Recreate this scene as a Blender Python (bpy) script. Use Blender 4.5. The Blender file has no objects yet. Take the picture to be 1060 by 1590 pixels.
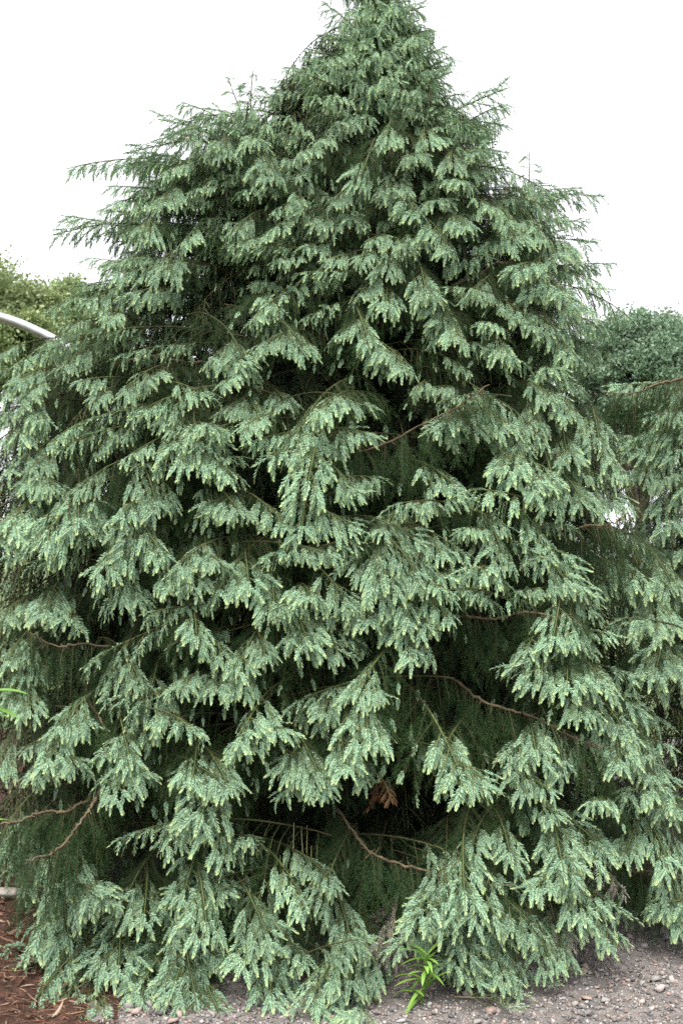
import bpy, math, random
import numpy as np
from mathutils import Matrix, Vector

# ------------------------------------------------------------------ camera, sky, sun, exposure
scene = bpy.context.scene
col = scene.collection
R = math.radians
F_PX, CX, CY, HORIZON = 1719.0, 530.0, 795.0, 860.0       # photograph is 1060 x 1590
CAM_Z = 1.5
PITCH = math.atan((HORIZON - CY) / F_PX)
cam_d = bpy.data.cameras.new('camera'); cam = bpy.data.objects.new('camera', cam_d); col.objects.link(cam)
cam_d.sensor_fit = 'VERTICAL'; cam_d.sensor_height = 22.2; cam_d.lens = 24.0
cam_d.clip_start = 0.05; cam_d.clip_end = 2000
cam_d.dof.use_dof = True; cam_d.dof.focus_distance = 4.4; cam_d.dof.aperture_fstop = 6.3
cam.location = (0, 0, CAM_Z); cam.rotation_euler = (R(90) + PITCH, 0, 0)
scene.camera = cam

SUN_EL, SUN_ROT = R(64), R(200)
world = bpy.data.worlds.new('World'); scene.world = world; world.use_nodes = True
wn = world.node_tree; wn.nodes.clear()
sky = wn.nodes.new('ShaderNodeTexSky'); sky.sky_type = 'NISHITA'; sky.sun_disc = False
sky.sun_elevation = SUN_EL; sky.sun_rotation = SUN_ROT; sky.dust_density = 4.0
hs = wn.nodes.new('ShaderNodeHueSaturation'); hs.inputs['Saturation'].default_value = 0.12
mx = wn.nodes.new('ShaderNodeMix'); mx.data_type = 'RGBA'; mx.inputs[0].default_value = 0.8
mx.inputs[7].default_value = (8.0, 8.25, 8.5, 1)           # an even layer of cloud
bg = wn.nodes.new('ShaderNodeBackground'); bg.inputs['Strength'].default_value = 0.06
wo = wn.nodes.new('ShaderNodeOutputWorld')
wn.links.new(sky.outputs[0], hs.inputs['Color']); wn.links.new(hs.outputs[0], mx.inputs[6])
wn.links.new(mx.outputs[2], bg.inputs[0]); wn.links.new(bg.outputs[0], wo.inputs[0])
sun_d = bpy.data.lights.new('sun', 'SUN'); sun_d.energy = 1.5; sun_d.angle = R(35); sun_d.color = (1, .965, .9)
sun = bpy.data.objects.new('sun', sun_d); col.objects.link(sun)
sun.rotation_euler = (R(90) - SUN_EL, 0, R(-22))            # high, from behind the camera's left shoulder

vs = scene.view_settings
vs.view_transform = 'Standard'; vs.look = 'None'; vs.gamma = 1; vs.use_curve_mapping = False; vs.exposure = 1.95
cy = scene.cycles
cy.max_bounces = 3; cy.diffuse_bounces = 2; cy.glossy_bounces = 1; cy.transmission_bounces = 2; cy.transparent_max_bounces = 4
cy.use_denoising = False

rng = np.random.default_rng(7)
rnd = random.Random(7)

# ------------------------------------------------------------------ materials
def nodes_of(name):
    m = bpy.data.materials.new(name); m.use_nodes = True
    nt = m.node_tree; b = nt.nodes['Principled BSDF']
    return m, nt, b

def ramp(nt, stops):
    r = nt.nodes.new('ShaderNodeValToRGB'); e = r.color_ramp.elements
    while len(e) < len(stops): e.new(0.5)
    for k, (p, c) in enumerate(stops): e[k].position = p; e[k].color = (*c, 1)
    return r

def noise_mat(name, stops, scale=8, detail=6, rough=.85, bump=.3, bump_scale=None, dist=.01, obj_random=0.0, spec=.3):
    m, nt, b = nodes_of(name)
    tc = nt.nodes.new('ShaderNodeTexCoord')
    n = nt.nodes.new('ShaderNodeTexNoise'); n.inputs['Scale'].default_value = scale; n.inputs['Detail'].default_value = detail
    nt.links.new(tc.outputs['Object'], n.inputs['Vector'])
    r = ramp(nt, stops)
    if obj_random:
        oi = nt.nodes.new('ShaderNodeObjectInfo')
        mp = nt.nodes.new('ShaderNodeMath'); mp.operation = 'MULTIPLY_ADD'
        mp.inputs[1].default_value = 1 - obj_random
        ml = nt.nodes.new('ShaderNodeMath'); ml.operation = 'MULTIPLY'; ml.inputs[1].default_value = obj_random
        nt.links.new(oi.outputs['Random'], ml.inputs[0]); nt.links.new(n.outputs['Fac'], mp.inputs[0]); nt.links.new(ml.outputs[0], mp.inputs[2])
        nt.links.new(mp.outputs[0], r.inputs[0])
    else:
        nt.links.new(n.outputs['Fac'], r.inputs[0])
    nt.links.new(r.outputs[0], b.inputs['Base Color'])
    b.inputs['Roughness'].default_value = rough; b.inputs['Specular IOR Level'].default_value = spec
    if bump:
        n2 = nt.nodes.new('ShaderNodeTexNoise'); n2.inputs['Scale'].default_value = bump_scale or scale * 3; n2.inputs['Detail'].default_value = 5
        nt.links.new(tc.outputs['Object'], n2.inputs['Vector'])
        bp = nt.nodes.new('ShaderNodeBump'); bp.inputs['Strength'].default_value = bump; bp.inputs['Distance'].default_value = dist
        nt.links.new(n2.outputs['Fac'], bp.inputs['Height']); nt.links.new(bp.outputs[0], b.inputs['Normal'])
    return m

def leafy_mat(name, rough=.5, transl=.2, spec=.4, vary=.18):
    """colour from the mesh's own 'tint' attribute (new growth, old needles, painted inner shade, stems), a little different for each object"""
    m, nt, b = nodes_of(name)
    at = nt.nodes.new('ShaderNodeAttribute'); at.attribute_name = 'tint'
    oi = nt.nodes.new('ShaderNodeObjectInfo')
    mr = nt.nodes.new('ShaderNodeMapRange'); mr.inputs['To Min'].default_value = 1 - vary; mr.inputs['To Max'].default_value = 1 + vary
    nt.links.new(oi.outputs['Random'], mr.inputs['Value'])
    h = nt.nodes.new('ShaderNodeHueSaturation'); nt.links.new(mr.outputs[0], h.inputs['Value'])
    nt.links.new(at.outputs['Color'], h.inputs['Color'])
    nt.links.new(h.outputs[0], b.inputs['Base Color'])
    b.inputs['Roughness'].default_value = rough; b.inputs['Specular IOR Level'].default_value = spec
    if transl:
        t = nt.nodes.new('ShaderNodeBsdfTranslucent'); mixs = nt.nodes.new('ShaderNodeMixShader'); mixs.inputs[0].default_value = transl
        out = nt.nodes['Material Output']
        nt.links.new(h.outputs[0], t.inputs['Color'])
        nt.links.new(b.outputs[0], mixs.inputs[1]); nt.links.new(t.outputs[0], mixs.inputs[2]); nt.links.new(mixs.outputs[0], out.inputs['Surface'])
    return m

M_NEEDLE = leafy_mat('needles', .55, .2, .16, .18)
M_LEAF = leafy_mat('broad leaves', .45, .3, .4, .1)
M_BARK = noise_mat('branch bark', [(.3, (.055, .041, .025)), (.55, (.125, .095, .056)), (.75, (.22, .175, .11))], 30, 6, .9, .6, 120, .004)
M_TRUNK = noise_mat('trunk bark', [(.3, (.05, .036, .028)), (.6, (.13, .095, .07)), (.8, (.2, .16, .13))], 14, 8, .95, .9, 40, .02)
M_STEEL = noise_mat('galvanised steel', [(.3, (.36, .37, .39)), (.7, (.55, .56, .58))], 20, 4, .38, .05, 90, .002); M_STEEL.node_tree.nodes['Principled BSDF'].inputs['Metallic'].default_value = .8
M_STONE = noise_mat('stone', [(.2, (.10, .095, .10)), (.38, (.21, .195, .19)), (.55, (.30, .275, .26)), (.68, (.34, .24, .20)), (.85, (.46, .43, .42))], 9, 6, .9, .35, 60, .004, .72)
M_GRAVEL = leafy_mat('gravel', .92, 0, .2, 0)
M_CHIP = noise_mat('wood chip', [(.2, (.05, .022, .013)), (.45, (.11, .05, .03)), (.62, (.20, .11, .07)), (.75, (.38, .28, .21))], 16, 5, .85, .4, 80, .004, .6)
M_SOIL = noise_mat('grey gravelly soil', [(.25, (.10, .088, .08)), (.5, (.185, .165, .155)), (.75, (.27, .24, .225))], 26, 12, .95, .9, 130, .012)
M_MULCH = noise_mat('mulch soil', [(.3, (.022, .013, .010)), (.55, (.075, .036, .024)), (.75, (.14, .07, .045))], 22, 10, .95, 1.0, 90, .015)
M_SHADE_LITTER = noise_mat('needle litter', [(.3, (.016, .011, .008)), (.6, (.035, .024, .016)), (.8, (.06, .04, .026))], 60, 8, .95, .8, 160, .01)  # litter tone kept near black to stand in for shade under the conifers
M_GROUND = noise_mat('park ground', [(.3, (.05, .075, .025)), (.6, (.08, .11, .04)), (.8, (.13, .13, .07))], .8, 8, .95, .4, 20, .02)
M_DRYWOOD = noise_mat('dry wood', [(.3, (.20, .17, .15)), (.6, (.36, .32, .29)), (.8, (.45, .41, .38))], 9, 8, .85, .4, 60, .003)

# ------------------------------------------------------------------ mesh collector
class Acc:
    def __init__(self):
        self.v, self.f, self.c, self.m, self.n = [], [], [], [], 0
    def add(self, v, f, c, m):
        v = np.asarray(v, np.float32).reshape(-1, 3); f = np.asarray(f, np.int64).reshape(-1, 4)
        c = np.asarray(c, np.float32)
        if c.ndim == 1: c = np.tile(c, (len(v), 1))
        self.v.append(v); self.f.append(f + self.n); self.c.append(c); self.m.append(np.full(len(f), m, np.int32)); self.n += len(v)
    def arrays(self):
        return np.concatenate(self.v), np.concatenate(self.f), np.concatenate(self.c), np.concatenate(self.m)

def mesh_from(name, arr, mats, smooth=False):
    """arr: verts, quads (a quad whose last two indices agree is a triangle), colours, material indices"""
    v, f, c, mi = arr
    me = bpy.data.meshes.new(name)
    tri = f[:, 2] == f[:, 3]
    tot = np.where(tri, 3, 4).astype(np.int32)
    mask = np.ones(f.shape, bool); mask[tri, 3] = False
    loops = f[mask].astype(np.int32)
    start = np.concatenate([[0], np.cumsum(tot)[:-1]]).astype(np.int32)
    me.vertices.add(len(v)); me.vertices.foreach_set('co', v.astype(np.float32).ravel())
    me.loops.add(len(loops)); me.loops.foreach_set('vertex_index', loops)
    me.polygons.add(len(f)); me.polygons.foreach_set('loop_start', start); me.polygons.foreach_set('loop_total', tot)
    me.polygons.foreach_set('material_index', mi.astype(np.int32))
    me.update(calc_edges=True)
    at = me.attributes.new('tint', 'FLOAT_COLOR', 'POINT')
    cc = np.ones((len(v), 4), np.float32); cc[:, :3] = c
    at.data.foreach_set('color', cc.ravel())
    for m in mats: me.materials.append(m)
    if smooth: me.polygons.foreach_set('use_smooth', np.ones(len(f), bool))
    me.validate()
    return me

def link(name, data, parent=None, world_m=None):
    o = bpy.data.objects.new(name, data); col.objects.link(o)
    wm = world_m if world_m is not None else Matrix.Identity(4)
    WORLD[o.name] = wm
    o.matrix_basis = wm
    if parent is not None:
        o.parent = parent; o.matrix_parent_inverse = WORLD[parent.name].inverted()
    return o
WORLD = {}

def tag(o, label=None, cat=None, group=None, kind=None):
    if label: o['label'] = label
    if cat: o['category'] = cat
    if group: o['group'] = group
    if kind: o['kind'] = kind
    return o

def nrmz(a):
    a = np.asarray(a, float); return a / np.maximum(np.linalg.norm(a, axis=-1, keepdims=True), 1e-9)

def path(p, d, L, n, g=0.0, wob=0.0, r=rng):
    """walk of n steps that bends towards the ground by g per metre"""
    p = np.array(p, float); d = nrmz(d); out = [p.copy()]; ds = L / n
    for k in range(n):
        d = d + np.array([0, 0, -1.0]) * g * ds
        if wob: d = d + r.normal(0, wob, 3)
        d = nrmz(d); p = p + d * ds; out.append(p.copy())
    return np.array(out)

def at(pts, s):
    """points and tangents at fractions s (array)"""
    s = np.atleast_1d(np.asarray(s, float)); n = len(pts) - 1
    x = np.clip(s, 0, .99999) * n; i = x.astype(int); fr = (x - i)[:, None]
    tan = nrmz(np.diff(pts, axis=0))
    return pts[i] * (1 - fr) + pts[i + 1] * fr, tan[i]

def tube(acc, pts, r0, r1, c, m=0, k=4, knob=0.0, r=rng):
    pts = np.asarray(pts, float); n = len(pts)
    tan = nrmz(np.gradient(pts, axis=0))
    ref = np.where(np.abs(tan[:, 2:3]) > .9, np.array([[1.0, 0, 0]]), np.array([[0, 0, 1.0]]))
    u = nrmz(np.cross(tan, ref)); w = np.cross(u, tan)
    rad = np.linspace(r0, r1, n)
    if knob: rad = rad * (1 + r.uniform(-knob, knob, n))
    a = np.arange(k) / k * 2 * math.pi
    v = pts[:, None] + rad[:, None, None] * (np.cos(a)[None, :, None] * u[:, None] + np.sin(a)[None, :, None] * w[:, None])
    i = np.arange(n - 1)[:, None] * k; j = np.arange(k)[None]
    j2 = (j + 1) % k
    f = np.stack([i + j, i + j2, i + k + j2, i + k + j], -1).reshape(-1, 4)
    acc.add(v.reshape(-1, 3), f, c, m)

# needle and stem colours; the inner one has the crown's shade painted in
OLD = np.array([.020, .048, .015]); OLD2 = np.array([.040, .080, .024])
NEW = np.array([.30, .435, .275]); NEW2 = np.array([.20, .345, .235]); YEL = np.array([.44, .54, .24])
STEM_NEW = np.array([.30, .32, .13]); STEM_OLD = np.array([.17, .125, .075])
INNER_SHADE = np.array([.017, .029, .012]); DEAD = np.array([.16, .075, .035]); GREY = np.array([.27, .25, .22])  # inner tone lowered to imitate deep shade in the crown

def needles(acc, pts, s0, s1, dens, ln, wd, new, nrm, r, a0=50, a1=14, flat=.45, palette=None):
    L = np.linalg.norm(np.diff(pts, axis=0), axis=1).sum()
    k = max(2, int(dens * L * (s1 - s0)))
    q = (np.arange(k) + r.uniform(0, 1, k)) / k
    p, t = at(pts, s0 + q * (s1 - s0))
    u = nrmz(np.cross(t, nrm) + 1e-5); w = np.cross(u, t)
    side = np.where(np.arange(k) % 2 == 0, 1.0, -1.0)
    phi = r.normal(.12, flat, k)
    rel = u * (side * np.cos(phi))[:, None] + w * np.sin(phi)[:, None]
    if new:
        a = np.radians(a0 + (a1 - a0) * q ** 1.6 + r.normal(0, 5, k)); lf = (1 - .35 * q ** 3) * (0.72 + .28 * np.minimum(1, q * 5))
    else:
        a = np.radians(a0 + r.normal(0, 9, k)); lf = np.ones(k)
    d = t * np.cos(a)[:, None] + rel * np.sin(a)[:, None]
    l = ln * lf * r.uniform(.82, 1.15, k)
    wv = nrmz(np.cross(d, w + r.normal(0, .35, (k, 3)))) * (wd * .5)
    mid = p + d * (l * .5)[:, None]; tip = p + d * l[:, None]
    v = np.stack([p - wv * .35, mid - wv, tip, mid + wv], 1).reshape(-1, 3)
    if palette is not None:
        c = palette * r.uniform(.7, 1.25, (k, 1))
    elif new:
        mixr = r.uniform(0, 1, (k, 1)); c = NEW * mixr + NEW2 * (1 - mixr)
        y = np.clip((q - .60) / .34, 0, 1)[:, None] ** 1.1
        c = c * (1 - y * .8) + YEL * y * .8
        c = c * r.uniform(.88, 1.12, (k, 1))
    else:
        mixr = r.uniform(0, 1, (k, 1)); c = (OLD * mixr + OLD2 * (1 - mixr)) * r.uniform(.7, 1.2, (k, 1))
    f = np.arange(k * 4).reshape(k, 4)
    acc.add(v, f, np.repeat(c, 4, axis=0), 1)

NL, NW = .0165, .0034
TWIG = np.array([.085, .072, .036])
def shootlet(acc, p, d, L, g, nrm, r, dn=1.0, palette=None):
    pts = path(p, d, L, 4, g, .03, r)
    needles(acc, pts, .04, 1.02, 560 * dn, NL, NW / math.sqrt(dn), True, nrm, r, palette=palette)
    tube(acc, pts[[0, 2, 4]], .0013, .0008, STEM_NEW, 1, 3)

def make_spray(seed, L=.31, back=.42, lat=.17, dn=1.0, rise=.28, fall=2.0, palette=None, curtain=1.0, pale=1.0, fat=1.0):
    """one bough end: an arching leader, drooping side twigs hung with pale new shoots, old dark twigs further in"""
    r = np.random.default_rng(seed); acc = Acc(); T = L + back
    lead = path((-back, 0, 0), (1, r.normal(0, .06), rise), T, 14, fall, .025, r)
    tube(acc, lead[:9], .0030, .0028, TWIG * 1.1, 1, 5, .15, r); tube(acc, lead[8:], .0030, .0013, np.array([.125, .135, .055]), 1, 5, .12, r)
    needles(acc, lead, back / T * .15, (T - .075) / T, 800 * dn, .013, .0021 / math.sqrt(dn), False, (0, 0, 1), r, 50, palette=palette)
    needles(acc, lead, (T - .075) / T, 1.01, 640 * dn, NL, NW / math.sqrt(dn), True, (0, 0, 1), r, palette=palette)
    s = .05; side = 1
    while s < T - .03:
        side = -side
        (p,), (t,) = at(lead, s / T)
        u = nrmz(np.cross(t, (0, 0, 1))) * side
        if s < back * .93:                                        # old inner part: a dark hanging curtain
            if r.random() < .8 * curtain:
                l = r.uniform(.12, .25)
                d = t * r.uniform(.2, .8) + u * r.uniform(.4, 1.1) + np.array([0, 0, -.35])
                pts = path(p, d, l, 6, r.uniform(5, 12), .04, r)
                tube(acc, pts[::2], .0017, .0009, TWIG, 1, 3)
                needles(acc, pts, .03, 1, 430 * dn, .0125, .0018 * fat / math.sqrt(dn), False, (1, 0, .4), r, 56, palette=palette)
                for q in np.arange(.25, .95, .17):
                    if r.random() < .75:
                        (pp,), (tt,) = at(pts, q)
                        sd = nrmz(np.cross(tt, (1, 0, .3))) * r.choice([-1, 1])
                        pq = path(pp, tt * .8 + sd * .6, r.uniform(.04, .10), 4, 6, .03, r)
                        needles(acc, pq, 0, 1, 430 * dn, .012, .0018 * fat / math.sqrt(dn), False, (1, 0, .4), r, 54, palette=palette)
                if r.random() < .35 * pale:
                    (pp,), (tt,) = at(pts, .98)
                    shootlet(acc, pp, tt, r.uniform(.035, .06), 4, nrmz((1, 0, .4)), r, dn, palette)
            s += r.uniform(.015, .028)
        else:                                                     # outer part with this year's shoots
            q = np.clip((s - back) / L, 0, 1)
            l = (.06 + lat * (1 - q) ** .8) * r.uniform(.7, 1.2)
            d = t * r.uniform(.75, 1.0) + u * r.uniform(.6, 1.1) + np.array([0, 0, r.uniform(-.2, .2)])
            pts = path(p, d, l, 8, r.uniform(3.0, 11.0), .03, r)
            nl = min(l, r.uniform(.06, .085)); qs = 1 - nl / l
            out = nrmz(np.array([.75, 0, .65]) + .35 * u)
            if qs > .1:
                tube(acc, pts[::2], .0018, .0010, TWIG * .5 + STEM_NEW * .4, 1, 3)
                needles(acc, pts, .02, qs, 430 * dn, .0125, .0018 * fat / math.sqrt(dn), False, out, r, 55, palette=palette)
            needles(acc, pts, qs, 1.01, 600 * dn, NL, NW / math.sqrt(dn), True, out, r, palette=palette)
            x = .022; sg = 1
            while x < l - nl * .55:
                sg = -sg
                (pp,), (tt,) = at(pts, x / l)
                sd = nrmz(np.cross(tt, out)) * sg
                ll = r.uniform(.046, .078) * (1 - .2 * x / l)
                if r.random() < .93:
                    shootlet(acc, pp, tt * .42 + sd * r.uniform(.25, .7) + np.array([0, 0, -r.uniform(.3, 1.2)]), ll, r.uniform(7, 20), out, r, dn, palette)
                x += r.uniform(.016, .027)
            s += r.uniform(.021, .033)
    tip = lead[-1]; (sh,), _ = at(lead, (back + .62 * L) / T)
    return acc.arrays(), tip, sh

def make_upright(seed, L=.42, dn=1.0):
    """a leading shoot that stands up, short drooping side twigs in whorls"""
    r = np.random.default_rng(seed); acc = Acc()
    lead = path((0, 0, 0), (r.normal(.1, .08), r.normal(0, .06), 1), L, 10, 0, .035, r)
    tube(acc, lead, .0058, .0022, STEM_OLD * .8, 0, 5, .15, r)
    needles(acc, lead, .15, 1, 420 * dn, .012, .0019, False, (1, 0, 0), r, 40)
    s = .03
    while s < L - .01:
        (p,), (t,) = at(lead, s / L); q = s / L
        a = r.uniform(0, 2 * math.pi); u = np.array([math.cos(a), math.sin(a), .35])
        l = (.06 + .13 * (1 - q)) * r.uniform(.7, 1.2)
        pts = path(p, u, l, 7, r.uniform(6, 10), .03, r)
        nl = min(l, .06); qs = 1 - nl / l; out = nrmz(np.array([u[0], u[1], .7]))
        tube(acc, pts[::2], .0019, .001, STEM_OLD * .6 + STEM_NEW * .4, 0, 3)
        needles(acc, pts, 0, qs, 420 * dn, .0125, .0018, False, (0, 0, 1), r, 52)
        needles(acc, pts, qs, 1.01, 600 * dn, NL, NW, True, (0, 0, 1), r)
        for x in np.arange(.03, l - .02, .02):
            (pp,), (tt,) = at(pts, x / l); sd = nrmz(np.cross(tt, (0, 0, 1))) * r.choice([-1, 1])
            shootlet(acc, pp, tt * .7 + sd * .6 + np.array([0, 0, -.4]), r.uniform(.035, .055), 6, out, r, dn)
        s += r.uniform(.016, .035)
    return acc.arrays(), lead[-1], lead[-1]

def make_branch(seed, L):
    """(woody limb, its inner foliage darkened to imitate shade) along +X"""
    r = np.random.default_rng(seed); wood = Acc(); fol = Acc()
    n = 16; pts = path((0, 0, 0), (1, 0, .35), L, n, .55 / L, .035, r)
    tube(wood, pts, (.006 + .005 * L), .0015, STEM_OLD, 0, 6, .18, r)
    s = .10 * L; side = 1
    while s < L:
        side = -side; (p,), (t,) = at(pts, s / L); u = nrmz(np.cross(t, (0, 0, 1))) * side
        l = r.uniform(.16, .34)
        d = t * r.uniform(.2, .9) + u * r.uniform(.5, 1.2) + np.array([0, 0, r.uniform(-.5, .2)])
        tw = path(p, d, l, 7, r.uniform(3, 9), .05, r)
        tube(wood, tw[::2], .0022, .001, TWIG, 1, 3)
        needles(fol, tw, .05, 1, 200, .0145, .0065, False, (1, 0, .5), r, 56, palette=INNER_SHADE * 1.25)
        for q in np.arange(.12, .97, .12):
            (pp,), (tt,) = at(tw, q); sd = nrmz(np.cross(tt, (.6, 0, .7))) * r.choice([-1, 1])
            pq = path(pp, tt * .7 + sd * .8, r.uniform(.06, .14), 4, 8, .04, r)
            needles(fol, pq, 0, 1, 200, .014, .0065, False, (1, 0, .5), r, 56, palette=INNER_SHADE * 1.25)
        s += r.uniform(.022, .045)
    return wood.arrays(), fol.arrays(), pts

# ------------------------------------------------------------------ pixel rays and crown shapes
CP, SP = math.cos(PITCH), math.sin(PITCH)
def ray(x, y):
    a, b = (x - CX) / F_PX, (CY - y) / F_PX
    return nrmz(np.array([a, CP - b * SP, SP + b * CP]))
ORG = np.array([0, 0, CAM_Z])

def ground_pt(x, y, z=0.0):
    d = ray(x, y); t = (z - CAM_Z) / d[2]; return ORG + d * t

def at_depth(x, y, Y):
    d = ray(x, y); return ORG + d * (Y / d[1])

class Crown:
    def __init__(self, cx, cyy, z, left, right, front, back):
        self.c = np.array([cx, cyy]); self.z, self.l, self.r, self.f, self.b = map(np.array, (z, left, right, front, back))
    def radii(self, z):
        return [float(np.interp(z, self.z, a)) for a in (self.l, self.r, self.f, self.b)]
    def inside(self, p):
        l, r, f, b = self.radii(p[2]); dx, dy = p[0] - self.c[0], p[1] - self.c[1]
        rx = l if dx < 0 else r; ry = f if dy < 0 else b
        return (dx / rx) ** 2 + (dy / ry) ** 2
    def radius(self, z, az):                        # az: 0 towards the camera, -90 left, 90 right (radians)
        l, r, f, b = self.radii(z); sx, sy = math.sin(az), -math.cos(az)
        rx = l if sx < 0 else r; ry = f if sy < 0 else b
        return 1 / math.sqrt((sx / rx) ** 2 + (sy / ry) ** 2)
    def hit(self, x, y):
        d = ray(x, y); best, bt = 1e9, None
        for t in np.arange(2.9, 8.0, .03):
            p = ORG + d * t
            if p[2] < .03: return p
            v = self.inside(p)
            if v < 1: return p
            if v < best: best, bt = v, t
        return ORG + d * bt

MAIN = Crown(.17, 5.5,
    [-.2, .1, .73, 1.2, 1.7, 2.2, 2.46, 2.65, 2.97, 3.26, 3.39, 3.62, 3.78, 3.9, 4.1, 4.35, 4.7, 5.0],
    [2.2, 2.3, 2.4, 2.45, 2.45, 2.3, 2.0, 1.6, 1.5, 1.45, 1.4, 1.05, .75, .42, .33, .25, .14, .05],
    [1.6, 1.65, 1.7, 1.65, 1.5, 1.25, 1.2, 1.2, 1.15, 1.05, .85, .68, .58, .42, .33, .25, .14, .05],
    [1.85, 1.82, 1.68, 1.55, 1.38, 1.15, 1.05, .98, .86, .76, .70, .58, .50, .40, .32, .25, .14, .05],
    [1.7, 1.7, 1.6, 1.5, 1.35, 1.2, 1.1, 1.0, .9, .8, .7, .6, .5, .4, .32, .25, .14, .05])
SIDE = Crown(3.05, 6.1,
    [-.2, .5, 1.2, 1.8, 2.2, 2.5, 2.9, 3.4],
    [1.75, 1.8, 1.75, 1.7, 1.6, 1.35, 1.0, .5],
    [1.7, 1.7, 1.6, 1.5, 1.3, 1.2, .9, .5],
    [1.7, 1.7, 1.6, 1.45, 1.3, 1.2, .9, .5],
    [1.6, 1.6, 1.5, 1.4, 1.2, 1.1, .8, .4])

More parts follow.
